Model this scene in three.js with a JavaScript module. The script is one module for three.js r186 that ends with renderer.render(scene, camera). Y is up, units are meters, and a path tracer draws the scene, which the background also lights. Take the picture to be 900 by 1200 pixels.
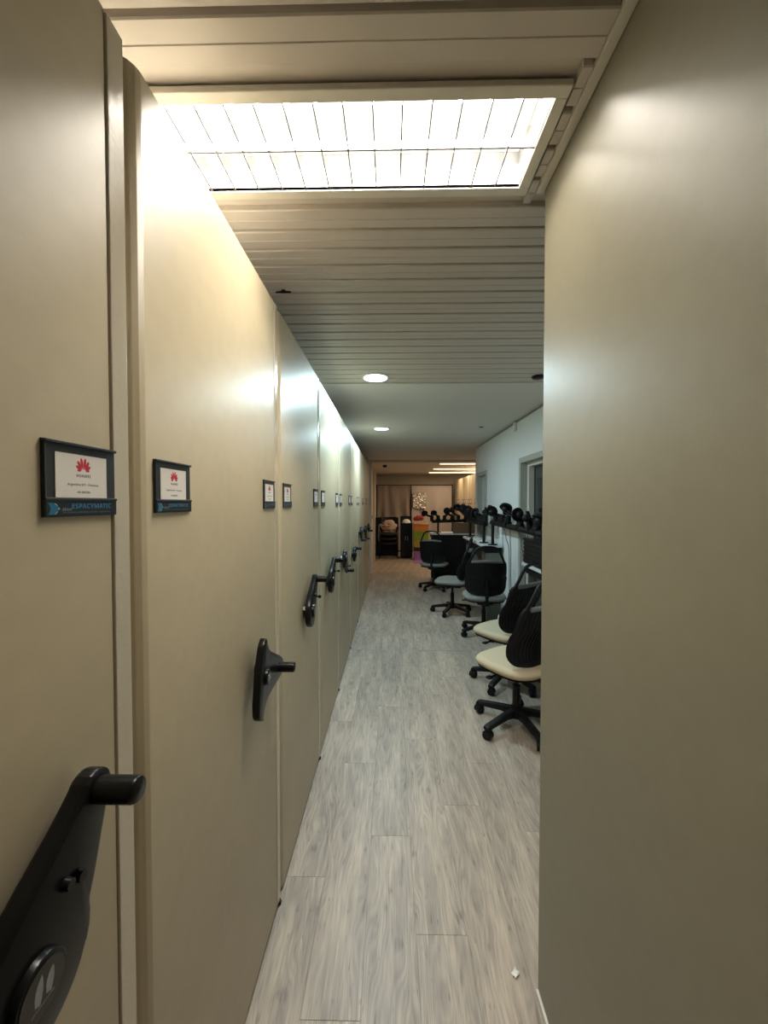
import * as THREE from 'three';
import { RoundedBoxGeometry } from 'three/addons/geometries/RoundedBoxGeometry.js';
import { mergeGeometries, toCreasedNormals } from 'three/addons/utils/BufferGeometryUtils.js';
import { RectAreaLightUniformsLib } from 'three/addons/lights/RectAreaLightUniformsLib.js';

// ---------------------------------------------------------------- camera, light, exposure
const F = 450, EYE = 1.53;                                        // focal length in pixels of the 900 x 1200 frame, eye height
const scene = new THREE.Scene();
scene.background = new THREE.Color(0x000000);
const camera = new THREE.PerspectiveCamera(2 * Math.atan(600 / F) * 180 / Math.PI, 900 / 1200, 0.02, 60);
const yaw = Math.atan(8 / F), pitch = -Math.atan(10 / F * Math.cos(yaw));
camera.rotation.order = 'YXZ';
camera.position.set(0, EYE, 0);
camera.rotation.set(pitch, yaw, 0);
camera.updateMatrixWorld();
const renderer = new THREE.WebGLRenderer({ antialias: true });
renderer.toneMapping = THREE.LinearToneMapping;
renderer.toneMappingExposure = 1.0;
renderer.shadowMap.enabled = true;
RectAreaLightUniformsLib.init();
const FLUORESCENT = { color: [1.0, 0.92, 0.80], radiance: 245, glow: 2.0 };
const DOWNLIGHT = { color: [0.66, 0.9, 1.0], radiance: 330, glow: 5 };
const BATTEN = { color: [1.0, 0.74, 0.48], radiance: 48, glow: 2.0 };

// ---------------------------------------------------------------- helpers
let seed = 20240;
const rnd = () => { seed = (seed * 1664525 + 1013904223) >>> 0; return seed / 4294967296; };
const rr = (a, b) => a + (b - a) * rnd();
const used = {};
function numbered(n) { const k = used[n] = (used[n] ?? -1) + 1; return k ? `${n}_${String(k).padStart(3, '0')}` : n; }
function ray(px, py) { return new THREE.Vector3((px - 450) / F, -(py - 600) / F, -1).applyQuaternion(camera.quaternion); }
function onX(px, py, X) { const r = ray(px, py); return r.multiplyScalar(X / r.x).add(camera.position); }
function onY(px, py, Y) { const r = ray(px, py); return r.multiplyScalar((Y - EYE) / r.y).add(camera.position); }
function part(name, geo, mat, parent) {
  const m = new THREE.Mesh(geo, mat); m.name = name; m.castShadow = m.receiveShadow = true; parent.add(m); return m;
}
function tag(o, label, category, group, kind) {
  o.userData.label = label; o.userData.category = category;
  if (group) o.userData.group = group;
  if (kind) o.userData.kind = kind;
  return o;
}
function thing(name, label, category, pos = [0, 0, 0], turn = 0, group) {
  const g = new THREE.Group(); g.name = numbered(name); g.position.set(...pos); g.rotation.y = turn; scene.add(g);
  return tag(g, label, category, group);
}
function struct(name, geo, mat, label, category = 'wall') {
  const m = part(name, geo, mat, scene); m.userData.kind = 'structure'; if (label) { m.userData.label = label; m.userData.category = category; } return m;
}
function solo(name, geo, mat, label, category, group) { return tag(part(numbered(name), geo, mat, scene), label, category, group); }
const V = (x, y, z) => new THREE.Vector3(x, y, z);
function box(x0, x1, y0, y1, z0, z1, r = 0, seg = 1) {
  const w = Math.abs(x1 - x0), h = Math.abs(y1 - y0), d = Math.abs(z1 - z0);
  const g = r ? new RoundedBoxGeometry(w, h, d, seg, Math.min(r, w / 2.01, h / 2.01, d / 2.01)) : new THREE.BoxGeometry(w, h, d);
  g.translate((x0 + x1) / 2, (y0 + y1) / 2, (z0 + z1) / 2); return g;
}
function cyl(r0, r1, h, seg, x = 0, y = 0, z = 0, axis = 'y') {       // r0 at the low end, r1 at the high end
  const g = new THREE.CylinderGeometry(r1, r0, h, seg);
  if (axis === 'x') g.rotateZ(-Math.PI / 2); if (axis === 'z') g.rotateX(Math.PI / 2);
  g.translate(x, y, z); return g;
}
function tube(pts, r, seg = 24, rad = 8) { return new THREE.TubeGeometry(new THREE.CatmullRomCurve3(pts.map(p => p.isVector3 ? p : V(...p))), seg, r, rad, false); }
function bar(a, b, r0, r1, seg = 10) {                                // tapered round bar between two points
  const d = b.clone().sub(a), g = new THREE.CylinderGeometry(r1, r0, d.length(), seg);
  g.applyQuaternion(new THREE.Quaternion().setFromUnitVectors(V(0, 1, 0), d.clone().normalize()));
  const m = a.clone().add(b).multiplyScalar(0.5); g.translate(m.x, m.y, m.z); return g;
}
function merge(list) { return mergeGeometries(list.map(g => { const k = g.index ? g.toNonIndexed() : g; for (const a of Object.keys(k.attributes)) if (!['position', 'normal', 'uv'].includes(a)) k.deleteAttribute(a); return k; })); }
function uvBox(g, s = 1) {                                            // uv in metres by the dominant direction of each face
  const k = g.index ? g.toNonIndexed() : g, p = k.attributes.position, n = k.attributes.normal, uv = new Float32Array(p.count * 2);
  for (let i = 0; i < p.count; i++) {
    const a = Math.abs(n.getX(i)), b = Math.abs(n.getY(i)), c = Math.abs(n.getZ(i));
    const [u, v] = a >= b && a >= c ? [p.getZ(i), p.getY(i)] : b >= c ? [p.getX(i), p.getZ(i)] : [p.getX(i), p.getY(i)];
    uv[2 * i] = u * s; uv[2 * i + 1] = v * s;
  }
  k.setAttribute('uv', new THREE.BufferAttribute(uv, 2)); return k;
}
// tileable value noise
function lattice(nx, ny, s) { const old = seed; seed = s; const a = new Float32Array(nx * ny).map(() => rnd()); seed = old; return (x, y) => {
  const xi = Math.floor(x), yi = Math.floor(y), fx = x - xi, fy = y - yi, sx = fx * fx * (3 - 2 * fx), sy = fy * fy * (3 - 2 * fy);
  const g = (i, j) => a[((j % ny) + ny) % ny * nx + ((i % nx) + nx) % nx];
  return (g(xi, yi) * (1 - sx) + g(xi + 1, yi) * sx) * (1 - sy) + (g(xi, yi + 1) * (1 - sx) + g(xi + 1, yi + 1) * sx) * sy; }; }
function dataTex(w, h, f, srgb = true) {
  const d = new Uint8Array(w * h * 4);
  for (let y = 0; y < h; y++) for (let x = 0; x < w; x++) { const c = f((x + .5) / w, (y + .5) / h), o = 4 * (y * w + x); d[o] = c[0]; d[o + 1] = c[1]; d[o + 2] = c[2]; d[o + 3] = 255; }
  const t = new THREE.DataTexture(d, w, h); t.magFilter = THREE.LinearFilter; t.minFilter = THREE.LinearMipmapLinearFilter; t.generateMipmaps = true;
  t.wrapS = t.wrapT = THREE.RepeatWrapping; if (srgb) t.colorSpace = THREE.SRGBColorSpace; t.needsUpdate = true; return t;
}

// ---------------------------------------------------------------- materials
const std = (o) => new THREE.MeshStandardMaterial(o);
const lin = (r, g, b) => new THREE.Color().setRGB(r, g, b);
const peelA = lattice(64, 64, 5), peelB = lattice(128, 128, 9);
const peelTex = dataTex(256, 256, (u, v) => { const k = 255 * (0.6 * peelA(u * 64, v * 64) + 0.4 * peelB(u * 128, v * 128)); return [k, k, k]; }, false);
peelTex.repeat.set(3, 3);
const blotA = lattice(6, 6, 21), blotB = lattice(40, 40, 22);
const paintTex = dataTex(256, 256, (u, v) => { const k = 244 + 7 * (blotA(u * 6, v * 6) - .5) + 6 * (blotB(u * 40, v * 40) - .5); return [k, k, k * .992]; });
const M = {
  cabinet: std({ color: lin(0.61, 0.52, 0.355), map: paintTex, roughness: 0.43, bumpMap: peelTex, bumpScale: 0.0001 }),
  strip: std({ color: lin(0.58, 0.52, 0.40), roughness: 0.24, bumpMap: peelTex, bumpScale: 0.0003 }),
  cabinetBody: std({ color: lin(0.42, 0.39, 0.32), roughness: 0.5 }),
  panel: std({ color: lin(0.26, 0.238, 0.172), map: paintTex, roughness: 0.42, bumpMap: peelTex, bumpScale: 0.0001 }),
  groove: std({ color: lin(0.02, 0.018, 0.016), roughness: 0.8 }),  // near-black; in the cabinet seams it stands for shade in the gap
  ceilingSlat: std({ color: lin(0.60, 0.55, 0.50), roughness: 0.42 }),
  ceiling: std({ color: lin(0.70, 0.68, 0.65), roughness: 0.8 }),
  wallWhite: std({ color: lin(0.74, 0.76, 0.76), roughness: 0.7 }),
  wallWarm: std({ color: lin(0.58, 0.52, 0.45), roughness: 0.75 }),
  frameGrey: std({ color: lin(0.42, 0.43, 0.40), roughness: 0.5 }),
  doorDark: std({ color: lin(0.055, 0.06, 0.058), roughness: 0.55 }),
  doorGlass: std({ color: lin(0.03, 0.035, 0.035), roughness: 0.12 }),
  black: new THREE.MeshPhysicalMaterial({ color: lin(0.006, 0.006, 0.0065), roughness: 0.3, specularIntensity: 0.55 }),
  blackMatt: new THREE.MeshPhysicalMaterial({ color: lin(0.008, 0.008, 0.009), roughness: 0.5, specularIntensity: 0.5 }),
  blackFabric: std({ color: lin(0.016, 0.016, 0.018), roughness: 0.9 }),
  greyPlastic: std({ color: lin(0.16, 0.16, 0.155), roughness: 0.5 }),
  steel: std({ color: lin(0.55, 0.56, 0.57), roughness: 0.3, metalness: 1 }),
  aluminium: std({ color: lin(0.80, 0.80, 0.80), roughness: 0.22, metalness: 0.9 }),
  louvre: std({ color: lin(0.62, 0.62, 0.61), roughness: 0.12, metalness: 1 }),
  shadedEdge: std({ color: lin(0.12, 0.12, 0.12), roughness: 0.7 }),  // dark grey stands for the unlit undersides of the louvre blades
  whiteMetal: std({ color: lin(0.72, 0.69, 0.62), roughness: 0.4 }),
  reflector: std({ color: lin(0.40, 0.40, 0.39), roughness: 0.4 }),
  cream: std({ color: lin(0.60, 0.50, 0.34), roughness: 0.85 }),
  greySeat: std({ color: lin(0.24, 0.24, 0.215), roughness: 0.85 }),
  benchTop: std({ color: lin(0.62, 0.64, 0.66), roughness: 0.4 }),
  benchSide: std({ color: lin(0.16, 0.165, 0.14), roughness: 0.6 }),
  paper: std({ color: lin(0.8, 0.78, 0.74), roughness: 0.9 }),
};
const glow = (c, k) => std({ color: lin(0.9, 0.9, 0.9), emissive: lin(...c), emissiveIntensity: k, roughness: 0.5 });

// ---------------------------------------------------------------- dimensions of the place
const A = -0.425;             // front plane of the cabinets on the left
const B = 0.462;              // face of the right wall beside the camera
const CEIL = 2.47, CABTOP = 2.262;
const RW = 1.43;              // white wall on the right further in
const NEAR = 1.6, ENDZ = -12.95;

// ---------------------------------------------------------------- floor
{
  struct('floor', box(-2.1, 3.3, -0.2, -0.009, NEAR, -8.52), std({ color: lin(0.05, 0.045, 0.04), roughness: 0.9 }), 'grey wood laminate floor of long planks', 'floor');
  const floor = scene.children.at(-1);
  const texs = [];
  for (let k = 0; k < 8; k++) {
    const w1 = lattice(4, 5, 100 + k), w2 = lattice(9, 12, 200 + k), fine = lattice(150, 14, 300 + k), mid = lattice(34, 5, 400 + k), dash = lattice(60, 26, 500 + k), big = lattice(3, 4, 600 + k), knot = lattice(14, 18, 700 + k), ph = (k * 0.37) % 1;
    texs.push(dataTex(192, 1024, (u, v) => {
      const warp = 0.30 * (w1(u * 4, v * 5) - .5) + 0.09 * (w2(u * 9, v * 12) - .5);
      const cx = u - 0.5 - 0.22 * Math.sin(ph * 9 + v * 4.1) + warp, ring = Math.sqrt(cx * cx * 1.4 + 0.02 * (v - ph) ** 2 + 0.002);
      const rings = 0.5 + 0.5 * Math.sin(ring * 74 + 4 * w1(u * 4 + 2, v * 5));
      const fleck = knot(u * 14 + warp * 8, v * 18);
      let k2 = 0.55 * (fine((u + warp * .12) * 150, v * 14) - .5) + 0.5 * (mid((u + warp * .9) * 26, v * 7) - .5) + 0.34 * (rings - .5) * (0.3 + 1.2 * big(u * 3 + 1, v * 4 + 2)) + 0.65 * (big(u * 3, v * 4) - .5) + 0.55 * (fleck - .5);
      if (fleck < 0.13) k2 -= (0.13 - fleck) * 9 * fine(u * 150, v * 28);
      const dd = dash(u * 60 + warp * 3, v * 26); if (dd > 0.88) k2 -= (dd - 0.88) * 9;
      const t = 1 + 0.22 * k2;
      return [186 * t, 172 * t, 157 * t - 2 * k2].map(c => Math.max(0, Math.min(255, c)));
    }));
  }
  const mats = texs.flatMap((t, i) => [0.95, 1.0, 1.05].map((s, j) => std({ map: t, color: lin(0.86 * s, 0.86 * s * (1 - 0.006 * j), 0.86 * s * (1 - 0.012 * j)), roughness: 0.42, bumpMap: t, bumpScale: 0.0004 })));
  const W = 0.18, L = 1.126, geos = {};
  const plankGeo = (w, l) => geos[`${w.toFixed(3)},${l.toFixed(3)}`] ??= (() => {
    const s = new THREE.Shape(), e = 0.0006, h = w / 2 - 0.0001, q = l / 2 - 0.0003;
    const top = [[-h + e, -q + e], [h - e, -q + e], [h - e, q - e], [-h + e, q - e]], low = [[-h, -q], [h, -q], [h, q], [-h, q]];
    const pos = [], uv = [], quad = (a, b, c, d) => { for (const p of [a, b, c, a, c, d]) { pos.push(p[0], p[2], p[1]); uv.push(p[0] / W + .5, p[1] / L + .5); } };
    const T = (i) => [...top[i % 4], 0], E2 = (i) => [...low[i % 4], -e * 1.1], D = (i) => [...low[i % 4], -0.008];
    quad(T(3), T(2), T(1), T(0));
    for (let i = 0; i < 4; i++) { quad(T(i), T(i + 1), E2(i + 1), E2(i)); quad(E2(i), E2(i + 1), D(i + 1), D(i)); }
    const g = new THREE.BufferGeometry(); g.setAttribute('position', new THREE.Float32BufferAttribute(pos, 3)); g.setAttribute('uv', new THREE.Float32BufferAttribute(uv, 2)); g.computeVertexNormals(); return g;
  })();
  const joint = { '-3': 0.62, '-2': 1.535, '-1': 1.10, '0': 1.735, '1': 1.332, '2': 1.92 };
  const runs = [[-0.6, 3.975], [3.975, 8.515]];
  for (let c = -3; c < 8; c++) {
    const x = c * W;                                               // column centre
    const off = (joint[c] ?? rr(0, L));
    for (const [r0, r1] of runs) {
      const o = r0 < 0 ? off : off + 0.43 + c * 0.31;
      let d = o - Math.ceil((o - r0) / L) * L;
      for (; d < r1; d += L) {
        const a = Math.max(d, r0), b = Math.min(d + L, r1);
        if (b - a < 0.05) continue;
        const m = part('plank', plankGeo(W, Math.round((b - a) * 1000) / 1000), mats[Math.floor(rnd() * mats.length)], floor);
        m.position.set(x, 0, -(a + b) / 2); if (rnd() < .5) m.rotation.y = Math.PI;
      }
    }
  }
  struct('trim_9', box(A + 0.01, RW - 0.001, 0.0002, 0.003, -3.972, -3.984, 0.0008), std({ color: lin(0.44, 0.42, 0.39), roughness: 0.5 }), 'thin pale joint strip across the laminate floor', 'trim');
  const farTex = texs[2].clone(); farTex.repeat.set(1 / W, 1 / L); farTex.needsUpdate = true;
  struct('floor_far', uvBox(box(-2.1, 3.3, -0.2, 0, -8.52, ENDZ - .2)), std({ map: farTex, color: lin(0.86, 0.84, 0.8), roughness: 0.42 }), 'wood laminate floor of the far store room', 'floor');
}

// ---------------------------------------------------------------- ceiling
const LX0 = -0.82, LX1 = 0.38, LZ0 = 0.917, LZ1 = 1.169;          // opening of the fluorescent fitting
{
  const sh = new THREE.Shape([[-2.1, -NEAR], [3.3, -NEAR], [3.3, 3.055], [-2.1, 3.055]].map(p => new THREE.Vector2(...p)));
  const hx = 0.006; sh.holes.push(new THREE.Path([[LX0 - hx, LZ0 - hx], [LX0 - hx, LZ1 + hx], [LX1 + hx, LZ1 + hx], [LX1 + hx, LZ0 - hx]].map(p => new THREE.Vector2(...p))));
  const g = new THREE.ExtrudeGeometry(sh, { depth: 0.2, bevelEnabled: false }); g.rotateX(-Math.PI / 2); g.translate(0, CEIL + 0.02, 0);
  const c = struct('ceiling', g, M.ceilingSlat, 'off-white metal slat ceiling', 'ceiling');
  // one slat in section: two shallow faces with a groove between, edges turned up
  const prof = [[0.0, 0.019], [0.0, 0.003], [0.003, 0], [0.0425, 0], [0.0438, 0.0022], [0.0452, 0.0022], [0.0465, 0], [0.083, 0], [0.086, 0.003], [0.086, 0.019]];
  const geos = {};
  const slat = (x0, x1) => geos[`${x0},${x1}`] ??= (() => {
    const s = new THREE.Shape(prof.map(([z, y]) => new THREE.Vector2(z, y)));
    const e = new THREE.ExtrudeGeometry(s, { depth: x1 - x0, bevelEnabled: false });
    e.applyMatrix4(new THREE.Matrix4().makeBasis(V(0, 0, -1), V(0, 1, 0), V(1, 0, 0))); e.translate(x0, CEIL, 0); return e;
  })();
  const put = (x0, x1, d) => { const m = part('slat', slat(x0, x1), M.ceilingSlat, c); m.position.z = -d; };
  for (let d = 0.790 - 0.1 * 20; d < 3.0; d += 0.0983) {
    const inFit = d + 0.086 > LZ0 - 0.03 && d < LZ1 + 0.031;
    const rightEnd = d < 1.17 ? 0.436 : RW - 0.004;
    if (!inFit) put(-2.0, rightEnd, d);
    else { put(-2.0, LX0 - 0.036, d); put(LX1 + 0.034, rightEnd, d); }
  }
  struct('ceiling_plain', box(-2.1, 3.3, CEIL, CEIL + 0.2, -3.055, ENDZ - .2), M.ceiling, 'plain painted ceiling further in', 'ceiling');
  struct('trim_1', box(0.438, B - 0.001, CEIL - 0.006, CEIL + 0.013, NEAR - .01, -1.19, 0.002), M.whiteMetal, 'thin cream edge trim between slat ceiling and right wall', 'trim');
  struct('trim_2', box(-2.0, RW, CEIL - 0.004, CEIL + 0.013, -3.025, -3.054, 0.002), M.whiteMetal, 'white edge strip where the slat ceiling ends', 'trim');
  for (const [d, h, n] of [[8.35, 0.04, 3]]) struct('trim_' + n, box(-0.46, 3.2, CEIL - h, CEIL, -d, -d - 0.16, 0.004), M.wallWarm, 'shallow painted beam across the far ceiling', 'beam');
}

// ---------------------------------------------------------------- walls
{
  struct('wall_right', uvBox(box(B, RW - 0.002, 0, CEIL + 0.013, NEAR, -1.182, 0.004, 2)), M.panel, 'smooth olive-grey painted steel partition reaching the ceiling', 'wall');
  struct('baseboard_right', box(B - 0.009, B, 0, 0.014, NEAR, -1.176, 0.003), M.whiteMetal, 'low pale strip along the foot of the right partition', 'baseboard');
  // white wall with two door openings, in (depth, height)
  const openings = [[3.30, 4.30], [5.735, 6.36]];
  const sh = new THREE.Shape([[-NEAR, 0], [6.53, 0], [6.53, CEIL - 0.024], [-NEAR, CEIL - 0.024]].map(p => new THREE.Vector2(...p)));
  for (const [a, b] of openings) sh.holes.push(new THREE.Path([[a, 0.001], [b, 0.001], [b, 2.03], [a, 2.03]].map(p => new THREE.Vector2(...p))));
  const g = new THREE.ExtrudeGeometry(sh, { depth: 0.2, bevelEnabled: false });
  g.applyMatrix4(new THREE.Matrix4().makeBasis(V(0, 0, -1), V(0, 1, 0), V(1, 0, 0))); g.translate(RW, 0, 0);
  // mirrored basis turns faces inside out: flip the winding
  struct('wall_far_right', g, M.wallWhite, 'white painted wall with two doorways beyond the partition', 'wall');
  struct('trim_6', box(RW + 0.05, RW + 0.2, CEIL - 0.024, CEIL, NEAR, -6.53), M.wallWhite, 'set-back strip closing the open joint above the white wall', 'trim');
  struct('wall_return', box(RW + 0.2, 3.3, 0, CEIL, -6.35, -6.53), M.wallWhite, 'wall returning to the right at the store room', 'wall');
  struct('wall_store_right', box(3.1, 3.3, 0, CEIL, -6.53, ENDZ), M.wallWarm, 'right wall of the far store room', 'wall');
  struct('wall_far', box(-0.65, 3.3, 0, CEIL, ENDZ + .2, ENDZ), M.wallWarm, 'back wall of the far store room', 'wall');
  struct('wall_left', box(-2.1, -2.0, 0, CEIL, NEAR, -7.9), M.wallWhite, 'left wall behind the cabinets', 'wall');
  struct('wall_left_return', box(-2.1, -0.46, 0, CEIL, -7.86, -8.0), M.wallWarm, 'wall closing the end of the cabinet row', 'wall');
  struct('wall_store_left', box(-0.65, -0.46, 0, CEIL, -8.0, ENDZ), M.wallWarm, 'left wall of the far store room', 'wall');
  struct('wall_near', box(-2.1, RW, 0, CEIL, NEAR, NEAR - 0.02), M.wallWarm, 'wall at the near end of the corridor', 'wall');
  // pilasters on the left of the store room
  for (const [d, n] of [[8.2, 7], [9.9, 8]]) struct('trim_' + n, box(-0.46, -0.415, 0, CEIL - 0.06, -d, -d - 0.22, 0.004), M.wallWarm, 'painted door jamb standing proud of the left wall', 'trim');
  openings.forEach(([a, b], i) => {
    const D = new THREE.Group(); D.name = 'door_' + (i + 1); D.userData.kind = 'structure'; D.userData.label = i ? 'grey framed door near the end of the white wall' : 'grey framed dark door behind the monitor arms'; D.userData.category = 'door'; scene.add(D);
    const fr = [box(RW - 0.012, RW + 0.10, 0, 2.03, -a - 0.001, -a - 0.06, 0.003), box(RW - 0.012, RW + 0.10, 0, 2.03, -b + 0.06, -b + 0.001, 0.003), box(RW - 0.012, RW + 0.10, 1.97, 2.029, -a - 0.06, -b + 0.06, 0.003)];
    part('frame', merge(fr), M.frameGrey, D);
    const st = [box(RW + 0.06, RW + 0.12, 0, 1.969, -a - 0.061, -a - 0.12, 0.003), box(RW + 0.06, RW + 0.12, 0, 1.969, -b + 0.12, -b + 0.061, 0.003), box(RW + 0.06, RW + 0.12, 1.93, 1.969, -a - 0.12, -b + 0.12, 0.003)];
    part('door_stop', merge(st), M.whiteMetal, D);
    part('leaf', box(RW + 0.125, RW + 0.165, 0.005, 1.99, -a - 0.05, -b + 0.05, 0.003), M.doorDark, D);
    part('pane', box(RW + 0.118, RW + 0.125, 1.05, 1.80, -a - 0.2, -b + 0.2, 0.002), M.doorGlass, D);
    part('handle', merge([cyl(0.01, 0.01, 0.05, 12, RW + 0.10, 1.02, -b + 0.14, 'x'), box(RW + 0.07, RW + 0.085, 1.01, 1.03, -b + 0.13, -b + 0.25, 0.004)]), M.steel, D);
  });
}

// ---------------------------------------------------------------- fluorescent ceiling fitting
{
  const t = thing('ceiling_light', 'recessed fluorescent ceiling light with a square louvre grid', 'light', [0, CEIL, 0]);
  const o = (d) => -d, lip = 0.030, y0 = -0.004, y1 = 0.012;
  part('frame', merge([
    box(LX0 - lip, LX1 + lip, y0, y1, o(LZ0 - lip), o(LZ0), 0.003), box(LX0 - lip, LX1 + lip, y0, y1, o(LZ1), o(LZ1 + lip), 0.003),
    box(LX0 - lip, LX0, y0, y1, o(LZ0), o(LZ1), 0.003), box(LX1, LX1 + lip, y0, y1, o(LZ0), o(LZ1), 0.003)]), M.whiteMetal, t);
  const H = 0.115;
  part('housing', merge([
    box(LX0 - .004, LX0, 0.0, H, o(LZ0), o(LZ1)), box(LX1, LX1 + .004, 0.0, H, o(LZ0), o(LZ1)),
    box(LX0 - .004, LX1 + .004, 0.0, H, o(LZ0 - .004), o(LZ0)), box(LX0 - .004, LX1 + .004, 0.0, H, o(LZ1), o(LZ1 + .004)),
    box(LX0 - .004, LX1 + .004, H, H + .004, o(LZ0 - .004), o(LZ1 + .004))]), M.reflector, t);
  const mid = (LZ0 + LZ1) / 2, bh = 0.058, tubes = [LZ0 + 0.063, LZ1 - 0.063];
  part('reflector', box(LX0 + .002, LX1 - .002, 0.102, 0.106, o(LZ0 + .002), o(LZ1 - .002)), glow(FLUORESCENT.color, 0.9), t).userData.label = 'glowing white reflector above the louvre';
  const long = part('louvre_blade', box(LX0, LX1, 0.003, bh, o(mid) - 0.0006, o(mid) + 0.0006), M.louvre, t);
  part('shaded_blade_edge', box(LX0, LX1, -0.001, 0.003, o(mid) - 0.0022, o(mid) + 0.0022, 0.0008), M.shadedEdge, long);  // added dark lip, paints in the shade under the blade
  const n = 17, spans = [[LZ0, mid - 0.0023], [mid + 0.0023, LZ1]];
  const bg = spans.map(([a, b]) => box(-0.0006, 0.0006, 0.003, bh, o(a), o(b))), eg = spans.map(([a, b]) => box(-0.0019, 0.0019, -0.001, 0.003, o(a), o(b), 0.0008));
  for (let k = 1; k < n; k++) bg.forEach((g, q) => { const b = part('louvre_blade', g, M.louvre, t); b.position.x = LX0 + (LX1 - LX0) * k / n; part('shaded_blade_edge', eg[q], M.shadedEdge, b); });
  for (const d of tubes) {
    part('tube', cyl(0.013, 0.013, LX1 - LX0 - 0.02, 16, (LX0 + LX1) / 2, 0.083, o(d), 'x'), glow(FLUORESCENT.color, FLUORESCENT.glow), t);
    const L = new THREE.RectAreaLight(lin(...FLUORESCENT.color), FLUORESCENT.radiance, LX1 - LX0 - 0.03, 0.026);
    L.name = 'fluorescent_glow'; L.position.set((LX0 + LX1) / 2, 0.0685, o(d)); L.rotation.x = -Math.PI / 2; t.add(L);
  }
}

// ---------------------------------------------------------------- downlights, battens, small ceiling things
{
  const spots = [[440, 442, 'round cool-white recessed downlight at the end of the slat ceiling'], [447, 502, 'round cool-white recessed downlight in the plain ceiling']];
  for (const [px, py, label] of spots) {
    const p = onY(px, py, CEIL), t = thing('downlight', label, 'light', [p.x, CEIL, p.z]);
    const ring = new THREE.LatheGeometry([[0.088, 0.0], [0.088, -0.008], [0.092, -0.010], [0.104, -0.006], [0.106, 0.0]].map(q => new THREE.Vector2(...q)), 40);
    part('trim_ring', ring, M.whiteMetal, t);
    part('lens', cyl(0.087, 0.087, 0.006, 40, 0, -0.005, 0), glow(DOWNLIGHT.color, DOWNLIGHT.glow), t);
    const L = new THREE.RectAreaLight(lin(...DOWNLIGHT.color), DOWNLIGHT.radiance, 0.15, 0.15);
    L.name = 'downlight_glow'; L.position.set(0, -0.013, 0); L.rotation.x = -Math.PI / 2; t.add(L);
  }
  const labels = ['linear ceiling batten closest to the white wall corner', 'middle linear ceiling batten in the store room', 'linear ceiling batten closest to the hanging sheets'];
  [[8.8, 1.10], [10.1, 1.10], [11.3, 1.10]].forEach(([d, x0], i) => {
    const t = thing('batten_light', labels[i], 'light', [0, CEIL, -d]);
    part('body', box(x0, 2.95, -0.03, 0, -0.045, 0.045, 0.004), M.whiteMetal, t);
    part('diffuser', box(x0 + 0.02, 2.93, -0.05, -0.0305, -0.035, 0.035, 0.008, 2), glow(BATTEN.color, BATTEN.glow), t);
    const L = new THREE.RectAreaLight(lin(...BATTEN.color), BATTEN.radiance, 1.8, 0.07);
    L.name = 'batten_glow'; L.position.set((x0 + 2.95) / 2, -0.056, 0); L.rotation.x = -Math.PI / 2; t.add(L);
  });
  const det = (px, py, r, h, mat, name, label, cat) => { const p = onY(px, py, CEIL); solo(name, new THREE.LatheGeometry([[0, -h], [r * .55, -h], [r * .85, -h * .7], [r, -h * .1], [r, 0]].map(q => new THREE.Vector2(...q)), 24), mat, label, cat).position.set(p.x, CEIL - .001, p.z); };
  det(451, 545, 0.055, 0.06, M.black, 'dome_camera', 'small black dome camera on the far ceiling', 'camera');
  det(564, 500, 0.03, 0.012, M.greyPlastic, 'ceiling_sensor', 'small grey sensor on the plain ceiling', 'sensor');
  det(631, 441, 0.05, 0.02, M.black, 'smoke_detector', 'flat black detector on the slat ceiling', 'detector');
  { const p = onY(327, 340, CEIL), g = merge([box(-0.008, 0.008, -0.012, 0, -0.006, 0.006, 0.001), bar(V(0, -0.008, 0), V(0.034, -0.016, 0.012), 0.006, 0.004), bar(V(0, -0.008, 0), V(-0.034, -0.012, 0.004), 0.006, 0.003)]);
    solo('ceiling_hook', g, M.black, 'small black hook clipped to the ceiling slats', 'hook').position.set(p.x + .02, CEIL, p.z); }
  { const p = onX(605, 500, RW); solo('wall_sensor', merge([box(-0.03, 0, -0.05, 0.05, -0.03, 0.03, 0.008, 2), box(-0.036, -0.03, -0.025, 0.0, -0.018, 0.018, 0.002)]), M.wallWhite, 'white sensor box high on the white wall', 'sensor').position.set(RW - 0.001, p.y, p.z); }
}

// ---------------------------------------------------------------- label prints
function canvas(w, h, draw) { const c = document.createElement('canvas'); c.width = w; c.height = h; draw(c.getContext('2d'), w, h); const t = new THREE.CanvasTexture(c); t.colorSpace = THREE.SRGBColorSpace; return t; }
const cardTex = canvas(460, 330, (x, w, h) => {
  x.fillStyle = '#ece6de'; x.fillRect(0, 0, w, h);
  x.save(); x.translate(236, 124); x.scale(1.08, 1.3); x.fillStyle = '#c22237';
  for (let k = 0; k < 8; k++) {                                     // eight petals fanning from the foot
    const a = (-84 + 24 * k) * Math.PI / 180, l = [42, 60, 72, 80, 80, 72, 60, 42][k], w0 = [8, 11, 13, 13, 13, 13, 11, 8][k];
    x.save(); x.translate(Math.sin(a) * 10, 0); x.rotate(a); x.beginPath(); x.moveTo(0, -8); x.bezierCurveTo(-w0 * 1.2, -l * .5, -w0, -l * .92, -2, -l); x.bezierCurveTo(w0, -l * .92, w0 * 1.2, -l * .5, 0, -8); x.fill(); x.restore();
  }
  x.restore();
  x.fillStyle = '#3c3836'; x.textAlign = 'center'; x.font = 'bold 33px sans-serif'; x.fillText('HUAWEI', 236, 172);
  x.font = 'bold 24px sans-serif'; x.fillStyle = '#2c2a2a'; x.fillText('Argentina EF1 - Finanzas', 236, 238); x.fillText('AR-009784', 236, 296);
});
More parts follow.
